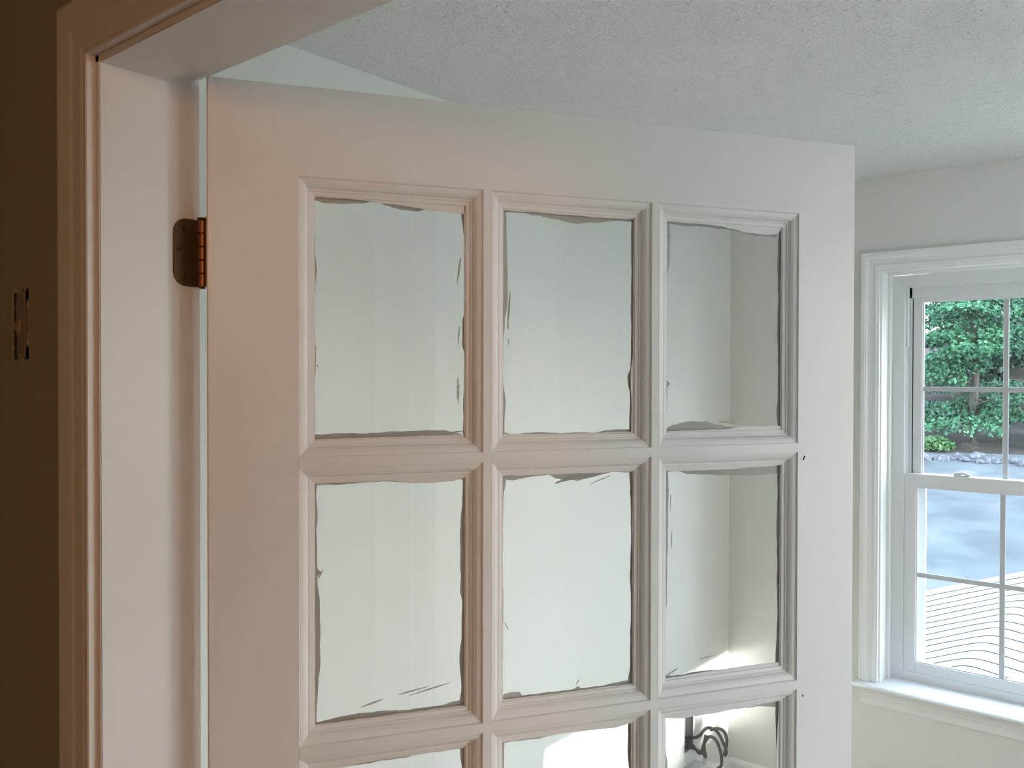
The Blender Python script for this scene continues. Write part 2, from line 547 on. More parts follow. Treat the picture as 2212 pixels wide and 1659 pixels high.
SMEARS = {
    (0, 0): dict(gt=[(0, 8), (.08, 12), (.2, 10), (.3, 8), (.38, 3), (.42, 1), (.47, 8), (.52, 13), (.6, 17), (.67, 17), (.72, 12), (.76, 0), (1, 0)],
                 wt=[(0, 2), (.2, 1), (.35, 3), (.5, 6), (.65, 10), (.8, 15), (1, 17)],
                 gl=[(0, 0), (.12, 0), (.18, 3), (.3, 6), (.38, 4), (.41, 0), (.55, 0), (.62, 5), (.72, 5), (.78, 0), (1, 2)],
                 wl=[(0, 2), (1, 2)], gr=[(0, 9), (.04, 7), (.1, 3), (.14, 0), (.45, 0), (.5, 5), (.6, 4), (.64, 0), (1, 3)],
                 wr=[(0, 3), (.5, 2), (1, 3)],
                 gb=[(0, 12), (.2, 13), (.4, 12), (.55, 15), (.7, 15), (.85, 16), (.95, 7), (1, 2)], wb=[(0, 2), (.5, 3), (1, 5)]),
    (1, 0): dict(gt=[(0, 6), (.15, 5), (.25, 8), (.4, 15), (.55, 21), (.7, 17), (.85, 9), (1, 9)], wt=[(0, 3), (.25, 3), (.5, 4), (.8, 5), (1, 3)],
                 gl=[(0, 10), (.1, 12), (.2, 14), (.42, 15), (.5, 8), (.6, 4), (.75, 4), (.85, 10), (.92, 8), (1, 8)], wl=[(0, 2), (1, 2)],
                 gr=[(0, 4), (.4, 4), (.7, 4), (.74, 14), (.77, 12), (.82, 6), (1, 7)], wr=[(0, 1), (.6, 2), (.75, 8), (.85, 5), (1, 6)],
                 gb=[(0, 6), (.1, 3), (.2, 6), (.5, 3), (.7, 3), (.82, 8), (1, 9)], wb=[(0, 4), (.4, 2), (1, 3)]),
    (2, 0): dict(gt=[(0, 6), (.15, 10), (.3, 9), (.45, 11), (.55, 12), (.62, 14), (.8, 23), (.95, 24), (1, 10)],
                 wt=[(0, 3), (.3, 4), (.45, 6), (.55, 11), (.7, 18), (.85, 20), (.95, 18), (1, 6)],
                 gl=[(0, 12), (.1, 14), (.2, 12), (.27, 5), (.4, 3), (.6, 3), (.75, 4), (.77, 15), (.79, 6), (.85, 8), (1, 3)], wl=[(0, 2), (1, 2)],
                 gr=[(0, 4), (.1, 8), (.4, 6), (.5, 7), (.8, 4), (.92, 9), (1, 4)], wr=[(0, 2), (1, 2)],
                 gb=[(0, 8), (.08, 18), (.2, 24), (.35, 24), (.45, 15), (.55, 9), (.65, 4), (1, 4)], wb=[(0, 2), (.5, 4), (.7, 10), (.85, 9), (1, 10)]),
    (0, 1): dict(gt=[(0, 6), (.1, 6), (.3, 5), (.45, 3), (.5, 4), (.6, 9), (.75, 10), (1, 5)], wt=[(0, 2), (.5, 2), (.6, 7), (.75, 10), (.9, 8), (1, 2)],
                 gl=[(0, 6), (.15, 8), (.2, 5), (.36, 8), (.37, 18), (.39, 8), (.5, 12), (.6, 14), (.75, 13), (.85, 9), (1, 5)], wl=[(0, 2), (1, 2)],
                 gr=[(0, 3), (.12, 5), (.18, 9), (.3, 9), (.5, 9), (.55, 4), (.7, 7), (.8, 11), (.9, 6), (1, 11)], wr=[(0, 1), (1, 2)],
                 gb=[(0, 3), (.15, 8), (.3, 11), (.4, 10), (.6, 6), (.8, 5), (.95, 11), (1, 14)], wb=[(0, 1), (1, 2)]),
    (1, 1): dict(gt=[(0, 8), (.08, 13), (.2, 6), (.35, 4), (.41, 12), (.5, 17), (.6, 18), (.66, 13), (.75, 6), (.85, 3), (1, 5)], wt=[(0, 1), (1, 2)],
                 gl=[(0, 11), (.1, 6), (.3, 4), (.55, 5), (.63, 6), (.7, 4), (1, 3)], wl=[(0, 2), (1, 3)],
                 gr=[(0, 7), (.1, 6), (.14, 3), (.3, 2), (.45, 4), (.7, 2), (.9, 4), (1, 9)], wr=[(0, 2), (1, 1)],
                 gb=[(0, 7), (.04, 14), (.14, 14), (.155, 5), (.3, 4), (.54, 4), (.58, 8), (.6, 3), (.75, 4), (1, 9)], wb=[(0, 3), (.3, 2), (1, 2)]),
    (2, 1): dict(gt=[(0, 8), (.1, 6), (.2, 14), (.35, 18), (.5, 20), (.7, 24), (.9, 24), (1, 22)], wt=[(0, 4), (.2, 6), (.5, 6), (.8, 3), (1, 1)],
                 gl=[(0, 10), (.15, 12), (.3, 10), (.5, 9), (.6, 8), (.8, 4), (1, 6)], wl=[(0, 1), (1, 2)],
                 gr=[(0, 4), (.3, 6), (.5, 5), (.8, 3), (1, 9)], wr=[(0, 2), (1, 2)],
                 gb=[(0, 9), (.1, 6), (.4, 9), (.5, 5), (.8, 3), (1, 5)], wb=[(0, 4), (.3, 7), (.5, 9), (.8, 10), (1, 9)]),
    (0, 2): dict(gt=[(0, 4), (.25, 10), (.5, 9), (.8, 7), (1, 6)], wt=[(0, 9), (.2, 8), (.35, 4), (.7, 4), (1, 4)], gl=[(0, 8), (1, 6)], wl=[(0, 2), (1, 2)],
                 gr=[(0, 9), (.15, 4), (.4, 6), (1, 5)], wr=[(0, 2), (1, 2)], gb=[(0, 6), (1, 8)], wb=[(0, 2), (1, 2)]),
    (1, 2): dict(gt=[(0, 8), (.2, 10), (.5, 6), (.75, 7), (.85, 11), (1, 6)], wt=[(0, 4), (.5, 4), (.85, 8), (1, 3)], gl=[(0, 9), (.2, 7), (1, 6)], wl=[(0, 2), (1, 2)],
                 gr=[(0, 8), (.1, 10), (.3, 4), (1, 5)], wr=[(0, 4), (1, 2)], gb=[(0, 6), (1, 8)], wb=[(0, 2), (1, 2)]),
    (2, 2): dict(gt=[(0, 5), (.3, 5), (.6, 7), (.8, 10), (1, 18)], wt=[(0, 4), (.15, 9), (.4, 8), (.6, 6), (1, 1)], gl=[(0, 4), (.1, 6), (.3, 12), (.7, 14), (1, 10)],
                 wl=[(0, 3), (1, 2)], gr=[(0, 7), (.3, 4), (1, 6)], wr=[(0, 2), (.3, 8), (1, 8)], gb=[(0, 6), (1, 8)], wb=[(0, 2), (1, 2)]),
}
GENERIC = dict(gt=[(0, 8), (.4, 5), (1, 9)], wt=[(0, 3), (1, 3)], gl=[(0, 6), (.5, 9), (1, 5)], wl=[(0, 2), (1, 2)],
               gr=[(0, 5), (.6, 8), (1, 4)], wr=[(0, 2), (1, 2)], gb=[(0, 9), (.5, 6), (1, 10)], wb=[(0, 2), (1, 3)])
# loose brush strokes: (u0, v0, u1, v1, width px)
STROKES = {
    (0, 0): [(.972, .22, .955, .31, 5), (.962, .25, .95, .34, 3), (.965, .52, .955, .60, 4), (.955, .74, .95, .84, 4), (.965, .77, .955, .86, 3), (.88, .985, .99, .975, 4), (.03, .70, .02, .69, 3)],
    (1, 0): [(.062, .36, .052, .48, 5), (.055, .40, .045, .52, 4), (.048, .50, .05, .53, 4), (.055, .57, .05, .60, 3)],
    (2, 0): [(.46, .955, .62, .965, 5), (.94, .05, .985, .01, 7)],
    (0, 1): [(.03, .40, .058, .36, 3), (.55, .92, .75, .90, 3), (.3, .955, .45, .93, 4), (.62, .93, .9, .895, 3), (.975, .75, .985, .95, 3)],
    (1, 1): [(.40, .045, .62, .005, 9), (.62, .03, .80, .005, 4), (.67, .055, .83, .02, 3), (.55, .04, .74, .008, 4), (.025, .655, .055, .69, 3), (.56, .975, .59, .95, 3)],
    (2, 1): [(.065, .30, .06, .38, 4), (.055, .12, .05, .2, 3), (.02, .985, .12, .955, 5), (.3, .925, .42, .915, 3), (.25, .02, .5, .03, 5)],
    (2, 2): [(.35, .1, .3, .15, 2)],
}


def smear_mesh(bm, edge, samples, yf, yb, rnd, amp):
    """edge: function (t, depth) -> (x, z) on the pane; makes a thin irregular film along one side."""
    N = 110
    run = []

    def flush(run):
        if len(run) < 3: return
        fr, bk = [], []
        for (t, dpt) in run:
            xo, zo = edge(t, -0.0012)
            xi, zi = edge(t, dpt)
            fr.append((bm.verts.new((xo, yf, zo)), bm.verts.new((xi, yf, zi))))
            bk.append((bm.verts.new((xo, yb, zo)), bm.verts.new((xi, yb, zi))))
        for i in range(len(fr) - 1):
            bm.faces.new((fr[i][0], fr[i][1], fr[i + 1][1], fr[i + 1][0]))
            bm.faces.new((bk[i][0], bk[i + 1][0], bk[i + 1][1], bk[i][1]))
            bm.faces.new((fr[i][1], bk[i][1], bk[i + 1][1], fr[i + 1][1]))
            bm.faces.new((fr[i][0], fr[i + 1][0], bk[i + 1][0], bk[i][0]))
        for i in (0, -1):
            bm.faces.new((fr[i][0], fr[i][1], bk[i][1], bk[i][0]))
    w1, w2 = rnd.uniform(0, 6), rnd.uniform(0, 6)
    for i in range(N + 1):
        t = i / N
        dd = interp(samples, t)
        if dd > 0.3:
            dd += amp * (0.7 * math.sin(t * 23 + w1) + 0.5 * math.sin(t * 51 + w2) + rnd.uniform(-.55, .55))
        if dd > 0.4:
            run.append((t, dd * PX))
        else:
            flush(run); run = []
    flush(run)


def build_door():
    base = empty('door_1', (-0.90862, 0.53344, 0.0), TH)
    tag(base, 'white French door of fifteen glass lites standing open on its hinges', 'door', kind='structure')
    zt = DH
    zb = zt - TR - 5 * LH - 4 * MH     # bottom of lites
    for x0, x1, xe in ((0, S1, 0), (DW - S2, DW, DW)):
        bm = bmesh.new()
        bx(bm, x0, x1, 0, DT, .008, zt)
        es = [e for e in bm.edges if any(abs(v.co.x - xe) < 1e-6 for v in e.verts)]
        bmesh.ops.bevel(bm, geom=es, offset=.0016, segments=2, affect='EDGES')
        link('stile', bm, M_DOOR, base, True)
    xa, xb = S1, DW - S2
    for nm, z0, z1 in (('top_rail', zt - TR, zt), ('bottom_rail', .008, zb)):
        bm = bmesh.new()
        bx(bm, xa, xb, 0.0, DT, z0, z1)
        es = [e for e in bm.edges if abs(e.verts[0].co.x - e.verts[1].co.x) > .3]
        bmesh.ops.bevel(bm, geom=es, offset=.0012, segments=2, affect='EDGES')
        link(nm, bm, M_DOOR, base, True)
    xs = [S1 + i * (LW + MV) for i in range(3)]
    zs = [zt - TR - r * (LH + MH) for r in range(5)]      # top of each row
    for i in range(2):
        bm = bmesh.new()
        bx(bm, xs[i] + LW, xs[i] + LW + MV, 0, DT, zb - .001, zt - TR + .001)
        bmesh.ops.bevel(bm, geom=[e for e in bm.edges if abs(e.verts[0].co.z - e.verts[1].co.z) > .3], offset=.0009, segments=2, affect='EDGES')
        link('muntin', bm, M_DOOR, base, True)
    for r in range(4):
        for i in range(3):
            bm = bmesh.new()
            bx(bm, xs[i] - .001, xs[i] + LW + .001, 0, DT, zs[r] - LH - MH, zs[r] - LH)
            bmesh.ops.bevel(bm, geom=[e for e in bm.edges if abs(e.verts[0].co.x - e.verts[1].co.x) > .1], offset=.0009, segments=2, affect='EDGES')
            link('muntin', bm, M_DOOR, base, True)
    for r in range(5):
        for i in range(3):
            x0, x1, z1 = xs[i], xs[i] + LW, zs[r]
            z0 = z1 - LH
            bm = bmesh.new()
            for y0, s in ((0.0004, 1), (DT - .0004, -1)):
                # the four mitred sticking strips round the pane
                for p0, p1, ac in (((x0, y0, z0), (x0, y0, z1), (1, 0, 0)), ((x1, y0, z0), (x1, y0, z1), (-1, 0, 0)),
                                   ((x0, y0, z0), (x1, y0, z0), (0, 0, 1)), ((x0, y0, z1), (x1, y0, z1), (0, 0, -1))):
                    moulding(bm, p0, p1, ac, (0, s, 0), BEAD, -1, -1)
            link('glazing_bead', bm, M_BEAD, base, True)
            gx0, gx1, gz0, gz1 = x0 + .006, x1 - .006, z0 + .006, z1 - .006
            pane = box('glass_pane', (gx0, gx1, GY + .0004, GY + .0034, gz0, gz1), M_GLASS, base, 0, True)
            # paint left on the glass
            rnd = random.Random(37 * r + 11 * i + 5)
            sx0, sx1, sz0, sz1 = x0 + SIGHT, x1 - SIGHT, z0 + SIGHT, z1 - SIGHT
            sm = SMEARS.get((i, r), GENERIC)
            W, H = sx1 - sx0, sz1 - sz0
            edges = {'t': lambda t, d: (sx0 + t * W, sz1 - d), 'b': lambda t, d: (sx0 + t * W, sz0 + d),
                     'l': lambda t, d: (sx0 + d, sz1 - t * H), 'r': lambda t, d: (sx1 - d, sz1 - t * H)}
            bg, bw = bmesh.new(), bmesh.new()
            for k in 'tblr':
                smear_mesh(bg, edges[k], sm['g' + k], GY + .0035, GY + .0039, rnd, 0.9)
                smear_mesh(bw, edges[k], sm['w' + k], GY + .0003, GY - .0002, rnd, 0.5)
            for (u0, v0, u1, v1, wd) in STROKES.get((i, r), ()):
                a = Vector((sx0 + u0 * W, sz1 - v0 * H)); b = Vector((sx0 + u1 * W, sz1 - v1 * H))
                d = b - a
                nrm = Vector((-d.y, d.x)).normalized()
                fr, bk = [], []
                K = 12
                for q in range(K + 1):
                    t = q / K
                    wdt = wd * PX * .5 * (math.sin(math.pi * min(1, t * .93 + .05)) ** .6) * rnd.uniform(.65, 1.1)
                    p = a + d * t
                    for lst, yy in ((fr, GY + .0035), (bk, GY + .0039)):
                        lst.append((bg.verts.new((p.x + nrm.x * wdt, yy, p.y + nrm.y * wdt)), bg.verts.new((p.x - nrm.x * wdt, yy, p.y - nrm.y * wdt))))
                for q in range(K):
                    bg.faces.new((fr[q][0], fr[q][1], fr[q + 1][1], fr[q + 1][0]))
                    bg.faces.new((bk[q][0], bk[q + 1][0], bk[q + 1][1], bk[q][1]))
                    bg.faces.new((fr[q][0], fr[q + 1][0], bk[q + 1][0], bk[q][0]))
                    bg.faces.new((fr[q][1], bk[q][1], bk[q + 1][1], fr[q + 1][1]))
            link('paint_smear', bg, M_SMEAR_G, pane, True)['label'] = 'grey paint brushed onto the back of the glass'
            link('paint_smear', bw, M_SMEAR_W, pane, True)['label'] = 'white paint lapped onto the glass edge'
    # two nail specks on the free stile
    for z, dz, dx in ((1.571, .006, .0016), (1.2215, .003, 0)):
        bm = bmesh.new()
        tube(bm, [(DW - S2 + .0105 - dx, -.0002, z - dz / 2), (DW - S2 + .0105 + dx, -.0002, z + dz / 2)], .0009, 6)
        link('nail_hole', bm, M_DARK, base, True)
    # hinge: jamb leaf, knuckles, pin, screws (world coordinates)
    zl, zh = 1.7955, 1.8745
    xr = XJ - RB
    bm = bmesh.new()
    rad = .016
    ya, yb = .513, .5455
    pr = [(yb, zl), (yb, zh)]
    for k in range(7):
        t = math.pi / 2 * k / 6
        pr.append((ya + rad - rad * math.sin(t), zh - rad + rad * math.cos(t)))
    for k in range(7):
        t = math.pi / 2 * k / 6
        pr.append((ya + rad - rad * math.cos(t), zl + rad - rad * math.sin(t)))
    A = [bm.verts.new((xr - .0002, y, z)) for y, z in pr]
    B = [bm.verts.new((xr + .0016, y, z)) for y, z in pr]
    for i in range(len(pr)):
        j = (i + 1) % len(pr)
        bm.faces.new((A[i], A[j], B[j], B[i]))
    bm.faces.new(A); bm.faces.new(B[::-1])
    leaf = link('hinge_leaf', bm, M_BRONZE, base)
    leaf['label'] = 'aged bronze hinge leaf with rounded corners'
    px_, py_ = xr + .0045, .5475
    for k in range(5):
        a = zl + (zh - zl) * k / 5 + .0003
        b = zl + (zh - zl) * (k + 1) / 5 - .0003
        bm = bmesh.new()
        tube(bm, [(px_, py_, a), (px_, py_, a + .0008), (px_, py_, b - .0008), (px_, py_, b)], [.0048, .0056, .0056, .0048], 20)
        o = link('knuckle', bm, M_COPPER, leaf, smooth=False)
    bm = bmesh.new()
    tube(bm, [(px_, py_, zl - .002), (px_, py_, zh + .0012)], .0035, 12)
    tube(bm, [(px_, py_, zh + .0004), (px_, py_, zh + .0012), (px_, py_, zh + .0026), (px_, py_, zh + .0036)], [.0046, .0058, .0058, .003], 16)
    link('hinge_pin', bm, M_BRONZE, leaf)
    for (y, z) in ((.5255, zh - .0125), (.5185, (zl + zh) / 2 + .003), (.5265, zl + .0125)):
        bm = bmesh.new()
        tube(bm, [(xr + .0014, y, z), (xr + .0019, y, z), (xr + .0022, y, z)], [.0042, .0042, .0030], 16)
        for ay, az in ((.0024, .0005), (.0005, .0024)):
            bx(bm, xr + .0021, xr + .00235, y - ay, y + ay, z - az, z + az, 1)
        link('screw', bm, [M_BRONZE, M_DARK], leaf)
    # door leaf of the hinge on the hinge edge
    box('hinge_leaf', (-.0012, .0002, .006, DT - .001, zl, zh), M_BRONZE, base, 0, True)


build_door()

# ------------------------------------------------------------------ double hung windows
def hung_window(name, T, gx0, ncol, pitch, label, zoff=0.0, scale_z=1.0, lit=True):
    """T maps local (x along wall, y outwards, z) to world. Local x: gx0 = left glass edge; y=0 is the wall face."""
    root = empty(name, T((gx0, 0, 0.52)))
    tag(root, label, 'window', kind='structure')
    gx1 = gx0 + ncol * pitch
    mid = (gx0 + gx1) / 2

    def put(nm, boxes, m, bev=.0012, parent=None, seg=1):
        bm = bmesh.new()
        for b in boxes: bx(bm, *b)
        if bev: bevel_all(bm, bev, seg)
        for v in bm.verts:
            v.co.z = 0.52 + (v.co.z - 0.52) * scale_z + zoff
            v.co = Vector(T(v.co))
        return link(nm, bm, m, parent or root)

    def mould(nm, p0, p1, ac, nr, prof, m0, m1, m, parent=None):
        bm = bmesh.new()
        moulding(bm, p0, p1, ac, nr, prof, m0, m1)
        for v in bm.verts:
            v.co.z = 0.52 + (v.co.z - 0.52) * scale_z + zoff
            v.co = Vector(T(v.co))
        return link(nm, bm, m, parent or root)

    # casing, mitred at the top corners
    prof = [(0, 0), (0, .010), (.002, .012), (.009, .0125), (.0105, .0145), (.013, .0155), (.017, .0150), (.022, .0125), (.034, .0125), (.042, .0150),
            (.0465, .0190), (.050, .0195), (.052, .0215), (.064, .0220), (.0665, .0205), (.067, 0)]
    xl, xr_, zt = gx0 - .1145, gx1 + .1145, 2.092
    mould('casing', (xl, 0, .522), (xl, 0, zt), (-1, 0, 0), (0, -1, 0), prof, 0, 1, M_WTRIM)
    mould('casing', (xr_, 0, .522), (xr_, 0, zt), (1, 0, 0), (0, -1, 0), prof, 0, 1, M_WTRIM)
    mould('head_casing', (xl, 0, zt), (xr_, 0, zt), (0, 0, 1), (0, -1, 0), prof, 1, 1, M_WTRIM)
    # jamb extensions with a small stop
    xj, xk = gx0 - .109, gx1 + .109
    zj = 2.0865
    put('jamb_extension', [(xj - .008, xj, .001, .150, .50, zj + .008)], M_WTRIM, .0008)
    put('jamb_extension', [(xk, xk + .008, .001, .150, .50, zj + .008)], M_WTRIM, .0008)
    put('jamb_extension', [(xj, xk, .001, .150, zj, zj + .008)], M_WTRIM, .0008)
    put('window_stop', [(xj, xj + .0105, .074, .097, .522, zj)], M_WTRIM, .001)
    put('window_stop', [(xk - .0105, xk, .074, .097, .522, zj)], M_WTRIM, .001)
    put('window_stop', [(xj + .0105, xk - .0105, .074, .097, zj - .0105, zj)], M_WTRIM, .001)
    # stool and apron
    st = [(-.058, 0), (-.064, .004), (-.0655, .009), (-.064, .014), (-.058, .018), (.0975, .018), (.0975, 0)]
    bm = bmesh.new()
    a0, a1 = xl - .085, xr_ + .085
    f = lambda x: [bm.verts.new(T((x, y, .504 + z + zoff))) for y, z in st]
    A, B = f(a0), f(a1)
    for i in range(len(st)):
        j = (i + 1) % len(st)
        bm.faces.new((A[i], A[j], B[j], B[i]))
    bm.faces.new(A); bm.faces.new(B[::-1])
    link('window_stool', bm, M_STOOL, root)
    ap = [(0, 0), (0, .008), (.004, .010), (.030, .0115), (.034, .014), (.045, .0165), (.056, .021), (.062, .026), (.074, .028), (.074, 0)]
    bm = bmesh.new()
    moulding(bm, (xl - .062, 0, .430), (xr_ + .062, 0, .430), (0, 0, 1), (0, -1, 0), ap)
    for v in bm.verts:
        v.co.z += zoff
        v.co = Vector(T(v.co))
    link('apron', bm, M_WTRIM, root)
    # vinyl frame
    fo, fi = gx0 - .099, gx0 - .053
    go, gi = gx1 + .099, gx1 + .053
    put('frame_jamb', [(fo, fi, .0965, .150, .515, 2.076), (fo, fi - .018, .150, .19, .515, 2.076)], M_VINYL)
    put('frame_jamb', [(gi, go, .0965, .150, .515, 2.076), (gi + .018, go, .150, .19, .515, 2.076)], M_VINYL)
    put('frame_head', [(fi, gi, .0965, .131, 2.030, 2.076), (fi, gi, .131, .19, 1.9885, 2.076)], M_VINYL, .0008)
    for xa, xb in ((gx0 - .051, gx0 + .006), (gx1 - .006, gx1 + .051)):
        put('screen_frame', [(xa, xb, .1675, .186, .553, 1.30)], M_VINYL, .001)
    put('frame_sill', [(fi, gi, .0965, .19, .500, .556)], M_VINYL)
    # balance cover and channel ribs beside the upper sash
    for s, xx in ((1, fi), (-1, gi)):
        put('balance_cover', [tuple(sorted((xx, xx + s * .0085))) + (.106, .128, 1.80, 2.030)], M_VINYL, .0008)
        put('jamb_liner', [tuple(sorted((xx, xx + s * .0025))) + (.1045, .113, 1.30, 1.80)], M_VINYL, .0004)
        put('jamb_liner', [tuple(sorted((xx, xx + s * .0035))) + (.120, .131, 1.30, 1.80)], M_VINYL, .0004)
        put('jamb_liner', [tuple(sorted((xx, xx + s * .0165))) + (.131, .150, .556, 2.030)], M_VINYL, .0008)
        put('weatherstrip', [tuple(sorted((xx + s * .0160, xx + s * .0205))) + (.1375, .150, 1.310, 1.990)], M_RUBBER, 0)

    def sash(nm, x0, x1, z0, z1, a, b, zg0, zg1, y0, y1, muntz, mg):
        """sash frame x0..x1, z0..z1, glass a..b, zg0..zg1, depth y0..y1"""
        s = put(nm, [(x0, a, y0, y1, z0, z1)], M_VINYL, .0012)
        put('stile', [(b, x1, y0, y1, z0, z1)], M_VINYL, .0012, s)
        put('rail', [(a, b, y0, y1, zg1, z1)], M_VINYL, .0008, s)
        put('rail', [(a, b, y0, y1, z0, zg0)], M_VINYL, .0008, s)
        yg = (y0 + y1) / 2
        # glazing stops
        put('glazing_stop', [(a, a + .004, y0 + .006, yg, zg0, zg1), (b - .004, b, y0 + .006, yg, zg0, zg1),
                             (a + .004, b - .004, y0 + .006, yg, zg0, zg0 + .004), (a + .004, b - .004, y0 + .006, yg, zg1 - .004, zg1)], M_VINYL, 0, s)
        put('glass_pane', [(a - .004, b + .004, yg - .002, yg + .002, zg0 - .004, zg1 + .004)], M_WGLASS, 0, s)
        for k in range(1, ncol):
            xm = gx0 + pitch * k
            put('grille_bar', [(xm - .009, xm + .009, yg - .008, yg - .0022, zg0 - .002, zg1 + .002)], mg, .0015, s)
        put('grille_bar', [(a - .001, b + .001, yg - .0076, yg - .0021, muntz - .0088, muntz + .0088)], mg, .0015, s)
        return s
    sash('upper_sash', gx0 - .0328, gx1 + .0328, 1.27, 1.989, gx0, gx1, 1.312, 1.9755, .134, .166, 1.640, M_GRILLE)
    lo = sash('lower_sash', gx0 - .0525, gx1 + .0525, .556, 1.316, gx0 - .010, gx1 + .010, .5945, 1.2665, .0985, .1305, .930, M_GRILLE)
    # sash lock and tilt slot
    xk_ = gx0 + .150
    bm = bmesh.new()
    bx(bm, xk_ - .032, xk_ + .020, .106, .124, 1.316, 1.321)
    bx(bm, xk_ - .030, xk_ - .006, .108, .122, 1.321, 1.331)
    tubepts = [(xk_ - .012, .115, 1.328), (xk_ + .002, .109, 1.329), (xk_ + .016, .104, 1.325), (xk_ + .028, .102, 1.322)]
    for v in bm.verts:
        v.co.z = 0.52 + (v.co.z - 0.52) * scale_z + zoff
        v.co = Vector(T(v.co))
    tube(bm, [T((p[0], p[1], 0.52 + (p[2] - .52) * scale_z + zoff)) for p in tubepts], [.006, .006, .005, .003], 8)
    link('sash_lock', bm, M_VINYL, lo)
    put('tilt_pin_slot', [(gx0 - .0300, gx0 - .0275, .1333, .1343, 1.405, 1.445), (gx0 - .0325, gx0 - .0300, .1333, .1343, 1.405, 1.408)], M_VINYL, 0)
    put('tilt_pin_slot', [(gx0 - .0315, gx0 - .0295, .1330, .1343, 1.4435, 1.446)], M_DARK, 0)
    return root


hung_window('window_1', lambda p: Vector((p[0], YW + p[1], p[2])), -0.930, 3, 0.2815,
            'white vinyl double hung window with muntin bars and moulded casing')
hung_window('added_window', lambda p: Vector((p[0], YW + p[1], p[2])), 0.620, 3, 0.2815,  # added out of view to let more daylight into the room
            'unseen second window added along the same wall for daylight')
# sunny window in the other wall: local x runs along -y
hung_window('window_2', lambda p: Vector((XR + p[1], -p[0], p[2])), -2.79, 4, 0.325,
            'wide sunny double hung window in the wall facing the open door', 0.195, 1.0)

# ------------------------------------------------------------------ bare switch box in the hall wall
def wall_switch():
    x0, x1, z0, z1 = SW
    root = empty('light_switch', ((x0 + x1) / 2, Y0, z0))
    tag(root, 'bare light switch without cover plate in the dark hall wall', 'light switch')
    bm = bmesh.new()
    t = .0015
    d = Y0 + .050
    bx(bm, x0 + .0005, x1 - .0005, d - t, d, z0 + .0005, z1 - .0005)
    bx(bm, x0 + .0005, x0 + .0005 + t, Y0 + .002, d, z0 + .0005, z1 - .0005)
    bx(bm, x1 - .0005 - t, x1 - .0005, Y0 + .002, d, z0 + .0005, z1 - .0005)
    bx(bm, x0 + .0005, x1 - .0005, Y0 + .002, d, z0 + .0005, z0 + .0005 + t)
    bx(bm, x0 + .0005, x1 - .0005, Y0 + .002, d, z1 - .0005 - t, z1 - .0005)
    link('back_box', bm, M_PHENOLIC, root)
    xm = (x0 + x1) / 2 - .004
    # yoke: a strap with ears
    bm = bmesh.new()
    pts = [(-.006, -.046), (.010, -.046), (.012, -.030), (.010, -.020), (.012, -.004), (.011, .012), (.013, .024), (.011, .040), (.006, .046), (-.008, .046),
           (-.010, .034), (-.013, .024), (-.011, .010), (-.012, -.006), (-.008, -.018), (-.010, -.032)]
    zc = (z0 + z1) / 2
    A = [bm.verts.new((xm + a, Y0 + .001, zc + b)) for a, b in pts]
    B = [bm.verts.new((xm + a, Y0 + .0035, zc + b)) for a, b in pts]
    for i in range(len(pts)):
        j = (i + 1) % len(pts)
        bm.faces.new((A[i], A[j], B[j], B[i]))
    bm.faces.new(A); bm.faces.new(B[::-1])
    link('yoke', bm, M_STEEL, root)
    box('switch_body', (xm - .013, xm + .0095, Y0 + .004, Y0 + .030, zc - .028, zc + .030), M_STEEL, root, .002)
    bm = bmesh.new()
    moulding(bm, (xm - .0075, Y0 + .003, zc - .013), (xm + .003, Y0 + .003, zc - .013), (0, 0, 1), (0, -1, 0),
             [(0, 0), (.002, .003), (.008, .006), (.015, .0055), (.021, .002), (.021, 0)])
    link('toggle', bm, M_TOGGLE, root)
    for zz in (zc + .040, zc - .040):
        bm = bmesh.new()
        tube(bm, [(xm, Y0 + .0012, zz), (xm, Y0 - .0002, zz), (xm, Y0 - .001, zz)], [.0032, .0032, .0022], 12)
        link('screw', bm, M_STEEL, root)
    # torn plaster crumbs round the opening
    rnd = random.Random(4)
    bm = bmesh.new()
    for k in range(16):
        side = rnd.choice('lrtb')
        a = rnd.uniform(.1, .9)
        if side == 'l': p = (x0 + rnd.uniform(-.001, .003), z0 + a * (z1 - z0))
        elif side == 'r': p = (x1 + rnd.uniform(-.003, .001), z0 + a * (z1 - z0))
        elif side == 't': p = (x0 + a * (x1 - x0), z1 + rnd.uniform(-.003, .002))
        else: p = (x0 + a * (x1 - x0), z0 + rnd.uniform(-.002, .003))
        r = rnd.uniform(.0015, .0035)
        bmesh.ops.create_icosphere(bm, subdivisions=1, radius=r, matrix=Matrix.Translation((p[0], Y0 + .0005, p[1])) @ Matrix.Diagonal((1, .5, 1.4, 1)))
    link('torn_plaster_edge', bm, M_PLASTER, root)['kind'] = 'stuff'


wall_switch()

